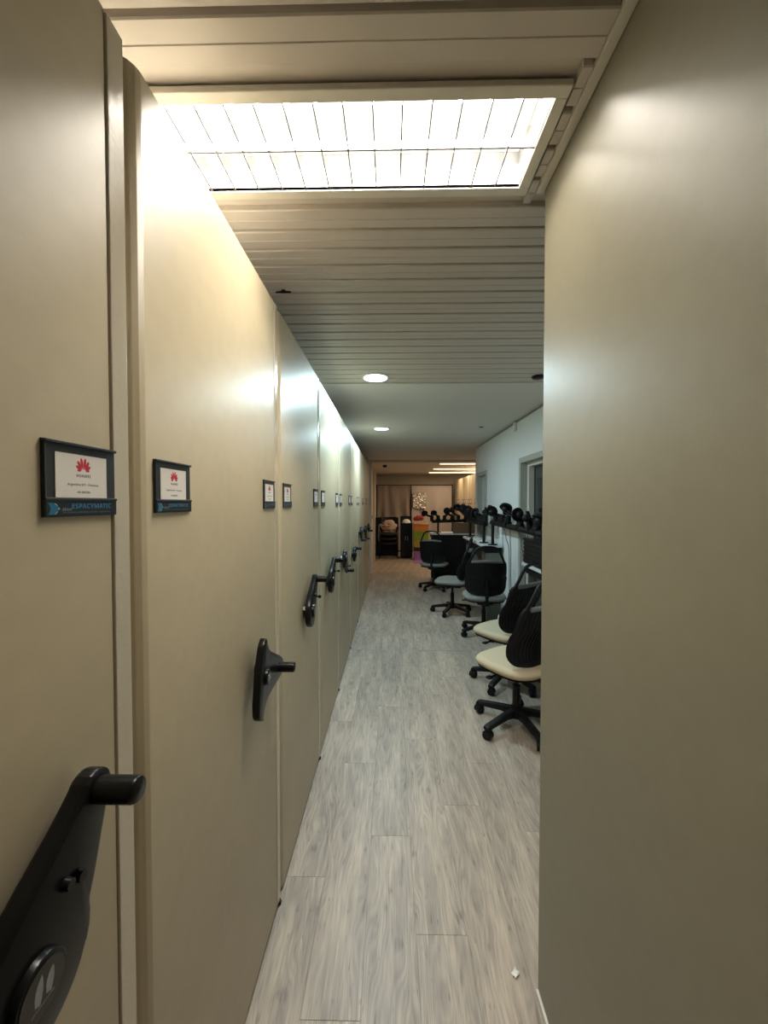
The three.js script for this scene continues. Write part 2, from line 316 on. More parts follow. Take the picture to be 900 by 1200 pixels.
const brandTex = canvas(560, 104, (x, w, h) => {
  x.fillStyle = '#0b0d10'; x.fillRect(0, 0, w, h);
  x.fillStyle = '#1d6f8f'; x.beginPath(); x.moveTo(14, 10); x.lineTo(52, 10); x.lineTo(88, 52); x.lineTo(52, 94); x.lineTo(14, 94); x.quadraticCurveTo(44, 52, 14, 10); x.fill();
  x.fillStyle = '#c9d6d6'; x.beginPath(); x.moveTo(56, 14); x.lineTo(94, 52); x.lineTo(56, 92); x.lineTo(64, 92); x.quadraticCurveTo(104, 52, 64, 14); x.fill();
  x.fillStyle = '#9fb9c4'; x.font = 'italic 28px serif'; x.textAlign = 'left'; x.fillText('Aluar', 104, 66);
  x.fillStyle = '#3b84b4'; x.font = 'bold 50px sans-serif'; x.fillText('ESPACYMATIC', 176, 52, 360);
  x.fillStyle = '#77909c'; x.font = '18px sans-serif'; x.fillText('Tel. archivos y estanterias moviles - espacymatic', 112, 86, 420);
});
M.card = std({ map: cardTex, roughness: 0.75 });
M.brand = std({ map: brandTex, roughness: 0.35 });
M.holder = std({ color: lin(0.022, 0.023, 0.026), roughness: 0.4 });
const emblemTex = canvas(128, 128, (x) => { x.fillStyle = '#101010'; x.fillRect(0, 0, 128, 128); x.fillStyle = '#8a8d90'; for (const [a, b] of [[40, 20], [72, 30]]) { x.beginPath(); x.moveTo(a, 84); x.quadraticCurveTo(a - 4, 40, a + 22, b); x.quadraticCurveTo(a + 30, 60, a + 14, 92); x.fill(); } x.fillStyle = '#5a5a5a'; x.fillRect(30, 94, 66, 6); });
M.emblem = std({ map: emblemTex, roughness: 0.2 });

// ---------------------------------------------------------------- mobile shelving cabinets
const bevel = (s, depth, b, seg = 3) => new THREE.ExtrudeGeometry(s, { depth: depth - 2 * b, bevelEnabled: true, bevelThickness: b, bevelSize: b, bevelOffset: -b, bevelSegments: seg, curveSegments: 24 }).translate(0, 0, b);
const crankShape = (() => {                                          // hub disc with a tapering arm, tip up
  const s = new THREE.Shape(), R = 0.076, r = 0.025, L = 0.175;
  s.moveTo(-r, L); s.absarc(0, L, r, Math.PI, 0, true);
  s.bezierCurveTo(r + 0.012, L - 0.05, 0.049, 0.095, 0.054, 0.064);
  s.bezierCurveTo(0.056, 0.054, 0.072, 0.046, R, 0.013);
  s.absarc(0, 0, R, 0.17, Math.PI - 0.12, true);
  s.bezierCurveTo(-0.072, 0.07, -r - 0.014, L - 0.06, -r, L);
  return s;
})();
const crankGeo = toCreasedNormals(merge([bevel(crankShape, 0.026, 0.006), new THREE.CylinderGeometry(0.03, 0.034, 0.02, 24).rotateX(Math.PI / 2).translate(0, 0, -0.008)]), 0.6);
const triCentre = onX(312.5, 793, A + 0.052);
const triShape = (() => {                                            // three rounded lobes: up, down and out to the grip
  const px = [[306.8, 748, .036], [311, 750.3, .045], [314, 761, .045], [321, 765.5, .045], [326.6, 768, .045], [329.9, 772.5, .045], [330.4, 781, .045], [328, 790, .045], [321, 802, .045], [313, 815.6, .045], [308.5, 828.5, .045], [305, 840, .04], [300, 845, .028], [295, 843.6, .028], [294, 830, .028], [294.5, 819, .028], [296.2, 790, .028], [298.5, 772, .028], [301.5, 757, .03]];
  const c = new THREE.SplineCurve(px.map(([x, y, h]) => { const p = onX(x, y, A + h); return new THREE.Vector2(-(p.z - triCentre.z), p.y - triCentre.y); }));
  c.points.push(c.points[0].clone()); return new THREE.Shape(c.getPoints(120).slice(0, -1));
})();
const triGrip = (() => { const p = onX(331, 781, A + 0.06); return [-(p.z - triCentre.z) - 0.004, p.y - triCentre.y]; })();
const triGeo = toCreasedNormals(merge([bevel(triShape, 0.022, 0.005, 4).translate(0, 0, 0.012), new THREE.CylinderGeometry(0.016, 0.018, 0.032, 20).rotateX(Math.PI / 2).translate(0.055, 0, -0.003)]), 0.6);
const gripGeo = new THREE.LatheGeometry([[0, 0], [0.0155, 0], [0.0165, 0.004], [0.0165, 0.05], [0.0145, 0.055], [0, 0.056]].map(p => new THREE.Vector2(...p)), 24).rotateX(Math.PI / 2);
const capGeo = new THREE.LatheGeometry([[0, 0.0085], [0.030, 0.0085], [0.032, 0.007], [0.033, 0]].map(p => new THREE.Vector2(...p)), 32).rotateX(Math.PI / 2);
const emblemGeo = new THREE.CircleGeometry(0.027, 32).translate(0, 0, 0.0094);
const hornGeo = merge([cyl(0.008, 0.006, 0.012, 12, -0.007, 0.085, 0.028, 'z'), cyl(0.008, 0.006, 0.010, 12, 0.012, 0.088, 0.028, 'z')]);
const knobGeo = merge([cyl(0.004, 0.004, 0.034, 10, 0, 0, 0.017, 'z'), new THREE.SphereGeometry(0.010, 14, 10).translate(0, 0, 0.036)]);

function panelGeo(w) {                                               // rounded near edge, square far edge, thickness 0.05
  const s = new THREE.Shape(), t = 0.05, r = 0.034;
  s.moveTo(0, 0); s.lineTo(w, 0); s.lineTo(w, t - 0.002); s.lineTo(w - 0.002, t); s.lineTo(r, t); s.absarc(r, t - r, r, Math.PI / 2, Math.PI, false); s.lineTo(0, 0);
  const g = new THREE.ExtrudeGeometry(s, { depth: CABTOP - 0.022, bevelEnabled: true, bevelThickness: 0.0015, bevelSize: 0.0015, bevelOffset: -0.0015, bevelSegments: 2, curveSegments: 10 });
  g.rotateX(-Math.PI / 2); g.rotateX(0); g.scale(1, 1, -1);           // (x, thickness) -> x, z
  // scale by -1 flips the winding
  const k = g.index ? g.toNonIndexed() : g, p = k.attributes.position.array;
  for (let i = 0; i < p.length; i += 9) for (let j = 0; j < 3; j++) { const q = p[i + 3 + j]; p[i + 3 + j] = p[i + 6 + j]; p[i + 6 + j] = q; }
  k.computeVertexNormals(); const c = toCreasedNormals(k, 0.5); c.translate(0, 0.021, -t); return uvBox(c);
}
function holder(parent, x, y) {
  const w = 0.122, h = 0.097, hb = part('label_holder', merge([box(-w / 2, w / 2, 0, h, 0, 0.0022), box(-w / 2, w / 2, h - 0.004, h, 0.0022, 0.0065, 0.001), box(-w / 2, -w / 2 + 0.003, 0.024, h - 0.004, 0.0022, 0.005, 0.001), box(-w / 2, w / 2, 0.0205, 0.0245, 0.0022, 0.0065, 0.001), box(-w / 2, w / 2, 0, 0.0205, 0.0022, 0.0045)]), M.holder, parent);
  hb.position.set(x, y, 0);
  part('label_card', box(-0.0435, 0.0435, 0.0248, 0.0248 + 0.058, 0.0024, 0.003), M.card, hb).userData.label = 'white printed card with a red petal logo';
  part('brand_strip', box(-w / 2 + 0.001, w / 2 - 0.001, 0.0012, 0.0195, 0.0046, 0.0052), M.brand, hb).userData.label = 'black strip with blue lettering and a teal emblem';
  return hb;
}
function cabinet(label, pos, turn, w, opt = {}) {
  const t = thing('mobile_shelving_cabinet', label, 'cabinet', pos, turn, opt.group);
  const sw = 0.036;
  part('body', box(0.03, w - 0.004, 0.05, CABTOP - 0.02, -(opt.depth ?? 1.4), -0.055), M.cabinetBody, t);
  part('front_panel', panelGeo(w - sw - 0.002), M.cabinet, t);
  part('edge_strip', uvBox(box(w - sw, w, 0.021, CABTOP - 0.001, -0.05, 0.002, 0.0025, 2)), M.strip, t);
  part('seam_shade_strip', box(w - sw - 0.006, w - sw + 0.003, 0.02, CABTOP - 0.01, -0.05, -0.006), M.groove, t);  // near-black strip added so the seam reads as a shaded gap
  part('base_rail', merge([box(0.01, w - 0.01, 0, 0.0175, -0.2, -0.012), box(0.01, w - 0.01, 0.0175, 0.05, -0.2, -0.0551)]), M.groove, t);
  part('bumper', merge([box(w - 0.02, w + 0.001, 0.003, 0.014, -0.012, 0.004, 0.003), cyl(0.005, 0.005, 0.010, 12, w - 0.01, 0.008, 0.003, 'x')]), M.blackMatt, t);
  const ly = 1.513;
  if (opt.first !== false) holder(t, 0.034 + 0.076, ly).scale.setScalar(opt.cards ?? 1);
  if (opt.last !== false) holder(t, w - sw - 0.071 + (opt.shift ?? 0) - (opt.cards ? 0.03 : 0), ly).scale.setScalar(opt.cards ?? 1);
  if (opt.hub) {
    const [hx, hy, ang, kind] = opt.hub;
    const c = part('crank', kind === 'tri' ? triGeo : crankGeo, M.black, t); c.position.set(hx, hy, 0.018); if (kind !== 'tri') c.rotation.z = ang - Math.PI / 2;
    c.userData.label = 'glossy black plastic crank';
    const gr = part('grip', gripGeo, M.black, c); kind === 'tri' ? gr.position.set(...triGrip, 0.03) : gr.position.set(0, 0.175, 0.024);
    const cp = part('hub_cap', capGeo, M.black, c); cp.position.z = kind === 'tri' ? 0.0335 : 0.0255; if (kind === 'tri') cp.scale.set(0.7, 0.7, 1);
    const em = part('emblem', emblemGeo, M.emblem, c); em.position.z = cp.position.z; em.scale.copy(cp.scale); em.rotation.z = Math.PI / 2 - ang;
    if (kind !== 'tri') part('latch', hornGeo, M.black, c);
  }
  if (opt.knob) part('lock_knob', knobGeo, M.black, t).position.set(opt.knob[0], opt.knob[1], 0);
  return t;
}
{
  const ends = [0.615, 1.436, 2.268, 3.11, 4.02, 4.93, 5.82, 6.7, 7.55];
  const words = ['nearest to the louvre light with a large crank', 'with a three-lobed crank', 'with an upright crank and a small lock knob', 'with a crank tilted up beside a lock knob', 'with a crank hanging down', 'sixth along from the louvre light, crank tilted up', 'seventh along from the louvre light, crank raised', 'eighth along from the louvre light, crank raised', 'last of its row beside the store room wall'];
  const hubs = [[50, 1160, 113, 938], [312.5, 793, 330, 780, 'tri'], [369, 716, 373, 672], [392, 681, 395, 648], [407, 655, 409.5, 678], [417, 651, 420, 634], [425, 624, 426, 640], [429.5, 622, 430, 640], [432, 620, 434, 634]];
  const knobs = { 2: [374.5, 699], 3: [397, 669], 4: [410, 663] };
  ends.forEach((e, i) => {
    const z0 = i ? ends[i - 1] + 0.016 : -0.21, w = e - z0, h = hubs[i], opt = { shift: i ? 0 : 0.012 };
    const p = onX(h[0], h[1], A + 0.052), q = onX(h[2], h[3], A + 0.045);
    opt.hub = [Math.min(Math.max(-p.z - z0, 0.12), w - 0.12), p.y, Math.atan2(q.y - p.y, -q.z + p.z), h[4]];
    if (knobs[i]) { const k = onX(...knobs[i], A + 0.036); opt.knob = [Math.min(-k.z - z0, w - 0.06), k.y]; }
    if (i === 0) opt.first = false;
    cabinet(`tall beige steel mobile shelving cabinet, ${words[i]}`, [A, 0, -z0], Math.PI / 2, w, opt);
  });
}

// ---------------------------------------------------------------- task chairs
const chairG = (() => {
  const g = {};
  g.leg = toCreasedNormals(merge([(() => {                            // one arm of the star base along +x
    const s = new THREE.Shape(); s.moveTo(0.02, 0.075); s.lineTo(0.04, 0.125); s.lineTo(0.10, 0.118); s.lineTo(0.265, 0.088); s.quadraticCurveTo(0.29, 0.084, 0.29, 0.07); s.lineTo(0.285, 0.062); s.lineTo(0.10, 0.085); s.lineTo(0.02, 0.075);
    return new THREE.ExtrudeGeometry(s, { depth: 0.03, bevelEnabled: true, bevelThickness: 0.005, bevelSize: 0.004, bevelSegments: 2 }).translate(0, 0, -0.015);
  })()]), 0.6);
  g.caster = merge([cyl(0.007, 0.007, 0.03, 10, 0, 0.06, 0), cyl(0.028, 0.028, 0.017, 22, 0, 0.028, 0.014, 'z'), cyl(0.028, 0.028, 0.017, 22, 0, 0.028, -0.014, 'z'),
    (() => { const s = new THREE.Shape(); s.absarc(0, 0.028, 0.031, -0.35, Math.PI * .78, false); s.lineTo(0, 0.03); return new THREE.ExtrudeGeometry(s, { depth: 0.05, bevelEnabled: false }).translate(0, 0, -0.025); })()]);
  g.hub = merge([cyl(0.042, 0.036, 0.07, 20, 0, 0.105, 0)]);
  g.column = merge([cyl(0.026, 0.026, 0.16, 18, 0, 0.21, 0), cyl(0.015, 0.015, 0.10, 14, 0, 0.33, 0)]);
  g.mechanism = merge([box(-0.09, 0.09, 0.37, 0.412, -0.13, 0.10, 0.012, 2), bar(V(0.08, 0.39, 0.02), V(0.23, 0.385, 0.03), 0.006, 0.007), box(0.21, 0.25, 0.378, 0.39, 0.015, 0.05, 0.004)]);
  // cushion: rounded pad
  const pad = (hx, hz, y0, y1, dip) => {
    const nu = 56, prof = [[0, 0], [0.7, 0], [0.93, 0.08], [1, 0.4], [0.985, 0.7], [0.93, 0.93], [0.82, 1], [0.4, 1 - dip], [0, 1 - dip]], pos = [], idx = [];
    for (const [s, h] of prof) for (let i = 0; i < nu; i++) { const a = i / nu * 2 * Math.PI, c = Math.cos(a), n = Math.sin(a), e = 2 / 3.1; pos.push(s * hx * Math.sign(c) * Math.abs(c) ** e, y0 + (y1 - y0) * h - (n > .3 ? 0.02 * (n - .3) * s * s : 0), s * hz * Math.sign(n) * Math.abs(n) ** e); }
    for (let j = 0; j < prof.length - 1; j++) for (let i = 0; i < nu; i++) { const a = j * nu + i, b = j * nu + (i + 1) % nu; idx.push(a, a + nu, b, b, a + nu, b + nu); }
    const q = new THREE.BufferGeometry(); q.setAttribute('position', new THREE.Float32BufferAttribute(pos, 3)); q.setAttribute('uv', new THREE.Float32BufferAttribute(pos.flatMap((v, i) => i % 3 === 1 ? [] : [v]), 2)); q.setIndex(idx); q.computeVertexNormals(); return q;
  };
  g.pan = pad(0.225, 0.225, 0.408, 0.43, 0); g.seat = pad(0.245, 0.24, 0.426, 0.484, 0.1);
  // back shell: curved sheet with thickness; chair faces +z
  const half = (v) => { const b = Math.min(1, (v + 0.02) / 0.22), t = Math.min(1, (1.03 - v) / 0.14); return 0.212 * (0.62 + 0.38 * Math.sqrt(1 - (1 - b) ** 2)) * (0.8 + 0.2 * Math.sqrt(Math.max(0, 1 - (1 - t) ** 2))) * (1 + 0.05 * Math.sin(v * 3)); };
  const at = (u, v, off) => { const w = half(v), x = u * w, lum = 0.035 * Math.sin(Math.min(1, v * 1.6) * Math.PI); const z = -0.155 - 0.10 * v + lum * .8 + 0.26 * x * x / 0.2 * 0.9 + off; return V(x, 0.488 + 0.40 * v + 0.02 * u * u * (1 - v), z); };
  const sheet = (u0, u1, v0, v1, nu, nv, o0, o1) => {
    const pos = [], idx = [], row = nu + 1, push = (p) => pos.push(p.x, p.y, p.z);
    for (const o of [o0, o1]) for (let j = 0; j <= nv; j++) for (let i = 0; i <= nu; i++) push(at(u0 + (u1 - u0) * i / nu, v0 + (v1 - v0) * j / nv, o));
    const N = row * (nv + 1), f = (a, b, c, d) => idx.push(a, b, c, a, c, d);
    for (let j = 0; j < nv; j++) for (let i = 0; i < nu; i++) { const a = j * row + i; f(a + 1, a, a + row, a + row + 1); f(N + a, N + a + 1, N + a + row + 1, N + a + row); }
    for (let i = 0; i < nu; i++) { f(i, i + 1, N + i + 1, N + i); const t = nv * row + i; f(t + 1, t, N + t, N + t + 1); }
    for (let j = 0; j < nv; j++) { const a = j * row; f(a + row, a, N + a, N + a + row); const b = a + nu; f(b, b + row, N + b + row, N + b); }
    const q = new THREE.BufferGeometry(); q.setAttribute('position', new THREE.Float32BufferAttribute(pos, 3)); q.setAttribute('uv', new THREE.Float32BufferAttribute(new Float32Array(pos.length / 3 * 2), 2)); q.setIndex(idx); return toCreasedNormals(q, 0.7);
  };
  g.shell = sheet(-1, 1, 0, 1, 16, 14, -0.016, 0.004);
  const ribs = []; for (let k = 0; k < 15; k++) { const u = -0.82 + 1.64 * k / 14; ribs.push(sheet(u - 0.028, u + 0.028, 0.06, 0.95, 1, 10, -0.021, -0.0155)); }
  g.ribs = merge(ribs);
  const rim = []; for (let k = 0; k <= 10; k++) rim.push(at(-1, 0.5 - 0.5 * k / 10, -0.006)); for (let k = 1; k < 8; k++) rim.push(at(-1 + k / 4, 0, -0.006)); for (let k = 0; k <= 10; k++) rim.push(at(1, 0.5 * k / 10, -0.006));
  g.rim = tube(rim, 0.012, 50, 7);
  const e1 = at(-0.82, 0.97, -0.004), e2 = at(0.82, 0.97, -0.004);
  g.crossbar = tube([e1, at(-0.4, 1.0, -0.012), at(0, 1.01, -0.012), at(0.4, 1.0, -0.012), e2], 0.017, 20, 8);
  g.loop = tube([at(-0.95, 0.82, -0.01), V(-0.165, 0.93, -0.235), V(-0.115, 1.02, -0.252), V(-0.07, 1.045, -0.258), V(0.07, 1.045, -0.258), V(0.115, 1.02, -0.252), V(0.165, 0.93, -0.235), at(0.95, 0.82, -0.01)], 0.013, 48, 8);
  g.spine = merge([box(-0.03, 0.03, 0.385, 0.415, -0.245, -0.10, 0.008, 2), bar(V(0, 0.40, -0.235), V(0, 0.66, -0.215), 0.022, 0.014, 12)]);
  return g;
})();
function chair(label, x, d, facing, baseTurn = 0, seat = M.cream, group = 'task chairs along the white wall') {
  const t = thing('office_chair', label, 'chair', [x, 0, -d], facing, group);
  part('hub', chairG.hub, M.blackMatt, t);
  for (let k = 0; k < 5; k++) { const a = baseTurn - facing + k * 2 * Math.PI / 5, l = part('leg', chairG.leg, M.blackMatt, t); l.rotation.y = a; const c = part('caster', chairG.caster, M.blackMatt, t); c.position.set(0.272 * Math.cos(a), 0, -0.272 * Math.sin(a)); c.rotation.y = a + 1.1 + k * 0.7; }
  part('column', chairG.column, M.black, t); part('mechanism', chairG.mechanism, M.blackMatt, t);
  part('seat_pan', chairG.pan, M.blackMatt, t); part('seat', chairG.seat, seat, t).userData.label = seat === M.cream ? 'cream upholstered seat' : 'grey upholstered seat';
  const b = part('backrest', chairG.shell, M.blackMatt, t); part('ribbing', chairG.ribs, M.blackMatt, b); part('lower_rim', chairG.rim, M.blackMatt, b);
  part('crossbar', chairG.crossbar, M.greyPlastic, t).userData.label = 'grey crossbar of the backrest'; part('head_loop', chairG.loop, M.blackMatt, t); part('spine', chairG.spine, M.blackMatt, t);
  return t;
}
// facing: turn about y; 0 faces the camera side (+z), pi faces away, -pi/2 faces the cabinets
chair('black ribbed task chair with cream seat beside the olive partition', 0.86, 2.62, -2.55, 2.45);
chair('black ribbed task chair with cream seat next to the crate bench', 0.98, 3.26, -2.5, 2.75);
chair('black ribbed task chair in front of the white wall, its back to the louvre light', 1.09, 4.50, 3.05, 2.3, M.greySeat);
chair('black task chair drawn up to the long bench', 0.86, 5.36, -1.9, 2.9, M.greySeat);
chair('black task chair standing furthest down the corridor before the far bench', 0.78, 6.85, 2.8, 0.2, M.greySeat);

// ---------------------------------------------------------------- benches, monitor arm rails, things on them
function bench(label, x0, x1, d0, d1, h, side = M.benchSide) {
  const t = thing('bench', label, 'bench', [0, 0, 0]);
  part('top', box(x0, x1, h - 0.03, h, -d0, -d1, 0.004), M.benchTop, t);
  part('apron', box(x0 + 0.03, x1 - 0.01, h - 0.10, h - 0.031, -d0 - 0.03, -d1 + 0.03, 0.003), M.blackMatt, t);
  part('side_panel', box(x0 + 0.05, x1 - 0.01, 0, h - 0.101, -d1 + 0.03, -d1 + 0.055, 0.002), side, t);
  part('side_panel', box(x0 + 0.05, x1 - 0.01, 0, h - 0.101, -d0 - 0.055, -d0 - 0.03, 0.002), side, t);
  part('stretcher', box(x1 - 0.06, x1 - 0.03, 0.15, 0.25, -d0 - 0.056, -d1 + 0.056, 0.003), M.blackMatt, t);
}
bench('narrow white topped bench carrying a black crate beside the partition', 1.275, 1.415, 2.45, 3.76, 0.96);
bench('long narrow white topped bench along the white wall', 1.17, 1.415, 4.86, 6.25, 1.0);
bench('white topped bench standing across the way to the store room', 0.78, 1.95, 7.45, 7.95, 0.95, M.blackMatt);

function rail(label, a, b, posts, arms) {
  const t = thing('monitor_rail', label, 'rail');
  part('beam', bar(a, b, 0.032, 0.032, 12), M.blackMatt, t);
  for (const [f, y] of posts) { const p = a.clone().lerp(b, f); part('post', merge([bar(V(p.x, y + 0.004, p.z), V(p.x, p.y, p.z), 0.02, 0.02, 12), cyl(0.06, 0.06, 0.012, 20, p.x, y + 0.007, p.z)]), M.blackMatt, t); }
  for (const [f, re, ri, tu] of arms) { const p = a.clone().lerp(b, f); arm(t, p.setY(p.y + 0.05), re, ri, tu, rr(-1.2, .2)); }
}
function arm(parent, p, reach, rise, turn, tilt) {
  const k = V(reach * .5, 0.05 + rise * .3, 0.03), e = V(reach, 0.05 + rise, 0);
  const m = part('monitor_arm', merge([cyl(0.036, 0.036, 0.07, 16, 0, 0.03, 0), box(-0.03, 0.03, -0.05, 0.0, -0.04, 0.04, 0.006, 2), bar(V(0, 0.05, 0), k, 0.024, 0.02, 10), bar(k, e, 0.022, 0.02, 10), new THREE.SphereGeometry(0.036, 16, 12).translate(e.x, e.y, e.z)]), M.blackMatt, parent);
  m.position.copy(p); m.rotation.y = turn;
  const pl = part('mount_plate', merge([cyl(0.068, 0.06, 0.024, 24, 0, 0, 0.03, 'z'), cyl(0.03, 0.03, 0.03, 16, 0, 0, 0.012, 'z'), box(-0.055, 0.055, -0.012, 0.012, 0.038, 0.046, 0.003), box(-0.012, 0.012, -0.055, 0.055, 0.038, 0.046, 0.003)]), M.blackMatt, m);
  pl.position.copy(e); pl.rotation.set(tilt, rr(-.8, .8), 0);
}
{
  const rA = [V(1.34, 1.25, -2.85), V(1.30, 1.285, -4.95)], rB = [V(1.25, 1.26, -5.08), V(1.25, 1.25, -6.2)], rC = [V(0.82, 1.17, -7.7), V(1.88, 1.20, -7.7)];
  rail('black beam of folded monitor arms spanning from the crate bench', ...rA, [[0.06, 0.96], [0.985, 1.0]], [[0.13, 0.13, 0.03, 2.6], [0.22, 0.12, 0.06, 1.5], [0.31, 0.14, 0.03, 2.0], [0.39, 0.1, 0.06, 2.9], [0.52, 0.18, 0.10, 2.2], [0.7, 0.2, 0.05, 1.4], [0.8, 0.12, 0.05, 2.8], [0.92, 0.14, 0.06, 2.0]]);
  rail('black beam of folded monitor arms on the long bench', ...rB, [[0.08, 1.0], [0.88, 1.0]], [[0.02, 0.12, 0.04, 3.0], [0.16, 0.2, 0.05, 1.2], [0.3, 0.16, 0.08, 2.6], [0.45, 0.14, 0.05, 3.4], [0.6, 0.18, 0.10, 2.9], [0.75, 0.15, 0.06, 2.2], [0.88, 0.2, 0.10, 3.0], [0.98, 0.15, 0.05, 1.9]]);
  rail('black beam of folded monitor arms on the bench across the way', ...rC, [[0.12, 0.95], [0.62, 0.95], [0.95, 0.95]], [[0.0, 0.14, 0.05, 3.2], [0.12, 0.12, 0.05, 2.2], [0.24, 0.15, 0.06, 1.2], [0.38, 0.12, 0.10, 3.6], [0.5, 0.15, 0.10, 2.7], [0.64, 0.14, 0.12, 1.7], [0.8, 0.14, 0.08, 2.7]]);
  const cable = (label, pts, r = 0.005) => solo('cable', tube(pts, r, 40, 6), M.greyPlastic, label, 'cable', 'cables hanging before the white wall');
  for (const [d, s, e] of [[3.75, 0.05, 0.86], [4.02, -0.08, 0.84], [4.3, 0.07, 0.9], [4.5, -0.04, 0.95]]) cable('thin grey cable hanging from the beam before the white wall', [[1.33, 1.236, -d], [1.345, 1.1, -d - s * .6], [1.36, e + .1, -d - s], [1.37, e - .25, -d - s * 1.3], [1.385, 0.012, -d - s * .4]]);
  // black ribbed crate on the near bench
  const cr = thing('crate', 'black ribbed plastic crate on the narrow bench beside the partition', 'crate', [1.28, 0.96, -3.73]);
  part('body', box(0.006, 0.126, 0.001, 0.22, 0, 0.50, 0.006), M.blackMatt, cr);
  for (let k = 0; k < 5; k++) part('rib', box(0, 0.13, 0.02 + k * 0.04, 0.034 + k * 0.04, -0.006, 0.506, 0.003), M.blackMatt, cr);
  part('lid', box(-0.004, 0.132, 0.221, 0.236, -0.01, 0.51, 0.004), M.blackMatt, cr);
  // papers and a keyboard-like stack on the long bench
  for (const [x, d, a, label] of [[1.25, 5.31, 0.1, 'small stack of white paper close to the first post of the long bench'], [1.25, 5.72, -0.2, 'small stack of white paper halfway along the long bench']]) { const p = solo('paper_stack', merge([0, 1, 2].map(k => box(-0.06, 0.06, 0.001 + k * 0.006, 0.006 + k * 0.006, -0.1, 0.1).rotateY(k * 0.12))), M.paper, label, 'paper'); p.position.set(x, 1.0, -d); p.rotation.y = a; }
  const bin = thing('waste_bin', 'pale grey waste bin on the floor by the white wall', 'bin', [1.27, 0, -4.05]);
  part('bucket', new THREE.LatheGeometry([[0, 0.005], [0.095, 0.0], [0.125, 0.32], [0.131, 0.32], [0.131, 0.33], [0.118, 0.33], [0.09, 0.01], [0, 0.012]].map(p => new THREE.Vector2(...p)), 32), M.wallWhite, bin);
  part('bag', new THREE.LatheGeometry([[0.118, 0.30], [0.134, 0.335], [0.137, 0.27], [0.131, 0.26]].map(p => new THREE.Vector2(...p)), 32), M.paper, bin);
  // wooden box and white bag on the crossing bench
  const wb = thing('wooden_box', 'brown wooden box on the bench across the way', 'box', [1.42, 0.95, -7.6]);
  const wood = std({ color: lin(0.20, 0.13, 0.065), roughness: 0.7 });
  part('body', box(-0.2, 0.2, 0.002, 0.20, 0.0, 0.14, 0.004), wood, wb); for (const y of [0.03, 0.10, 0.165]) part('slat', box(-0.205, 0.205, y, y + 0.03, 0.1405, 0.148, 0.002), wood, wb);
  const lump = (r, sx, sy, sz, amp, sd) => { const g = new THREE.IcosahedronGeometry(r, 5), n = lattice(16, 16, sd), p = g.attributes.position; for (let i = 0; i < p.count; i++) { const v = V(p.getX(i), p.getY(i), p.getZ(i)), k = 1 + amp * (n(v.x / r * 3 + 8, v.y / r * 3 + v.z / r * 2.3 + 8) - .5); p.setXYZ(i, v.x * k * sx, Math.max(v.y * k * sy, -r * sy * .7), v.z * k * sz); } g.computeVertexNormals(); return g; };
  solo('plastic_bag', lump(0.16, 1.2, 0.9, 0.8, 0.5, 77), M.paper, 'crumpled white plastic bag behind the monitor arms', 'bag').position.set(1.62, 0.95 + 0.104, -7.86);

  // ------------------------------------------------------------ far end: hanging sheets, stacked goods
  const sheetMat = std({ color: lin(0.30, 0.25, 0.215), roughness: 0.85, side: THREE.DoubleSide });
  const sheetGeo = (x0, x1, y0, y1, sd, amp) => { const nx = 60, ny = 24, g = new THREE.BoxGeometry(x1 - x0, y1 - y0, 0.004, nx, ny, 1), n = lattice(9, 4, sd), p = g.attributes.position; for (let i = 0; i < p.count; i++) { const u = p.getX(i) / (x1 - x0) + .5, v = p.getY(i) / (y1 - y0) + .5; p.setZ(i, p.getZ(i) + amp * (n(u * 9, v * 3) - .5) * (0.4 + 0.6 * (1 - v)) + 0.06 * Math.sin((u * 3 + sd + (1 - v) * 1.3 * (u < .3 ? 1 : -0.4)) * 6) * (1 - v)); } g.computeVertexNormals(); g.translate((x0 + x1) / 2, (y0 + y1) / 2, 0); return g; };
  const D = 12.2;
  solo('hanging_sheet', sheetGeo(-0.44, 0.62, 0.05, 2.09, 3, 0.16), sheetMat, 'draped brown-grey sheet hanging behind the black chair pile', 'sheet').position.z = -D;
  solo('hanging_sheet', sheetGeo(0.66, 1.95, 0.05, 2.09, 8, 0.05), std({ color: lin(0.46, 0.40, 0.37), roughness: 0.8, side: THREE.DoubleSide }), 'smooth pale sheet hanging behind the coloured crates', 'sheet').position.z = -D;
  const sr = thing('sheet_rail', 'thin black rail and posts holding the hanging sheets', 'rail', [0, 0, -D + 0.03]);
  part('top_rail', bar(V(-0.45, 2.11, 0), V(1.95, 2.11, 0), 0.012, 0.012), M.blackMatt, sr);
  for (const x of [-0.44, 0.64, 1.94]) part('post', merge([bar(V(x, 0.001, 0), V(x, 2.13, 0), 0.016, 0.016), cyl(0.05, 0.05, 0.01, 16, x, 0.006, 0)]), M.blackMatt, sr);
  // crumpled foil hanging on the pale sheet
  { const g = new THREE.BoxGeometry(0.42, 0.5, 0.004, 30, 34, 1), n = lattice(12, 14, 55), n2 = lattice(24, 28, 56), p = g.attributes.position; for (let i = 0; i < p.count; i++) { const u = p.getX(i) / .42 + .5, v = p.getY(i) / .5 + .5; p.setXYZ(i, p.getX(i) * (1 + .2 * (n(v * 12, 3) - .5)), p.getY(i) * (1 + .2 * (n(u * 12, 7) - .5)), p.getZ(i) + 0.09 * (n(u * 12, v * 14) - .5) + 0.04 * (n2(u * 24, v * 28) - .5)); } const k = g.toNonIndexed(); k.computeVertexNormals();
    solo('crumpled_film', k, std({ color: lin(0.8, 0.78, 0.74), roughness: 0.2, metalness: 0.7, side: THREE.DoubleSide }), 'crumpled shiny plastic film above the coloured crates', 'film').position.set(0.90, 1.62, -D + 0.075); }

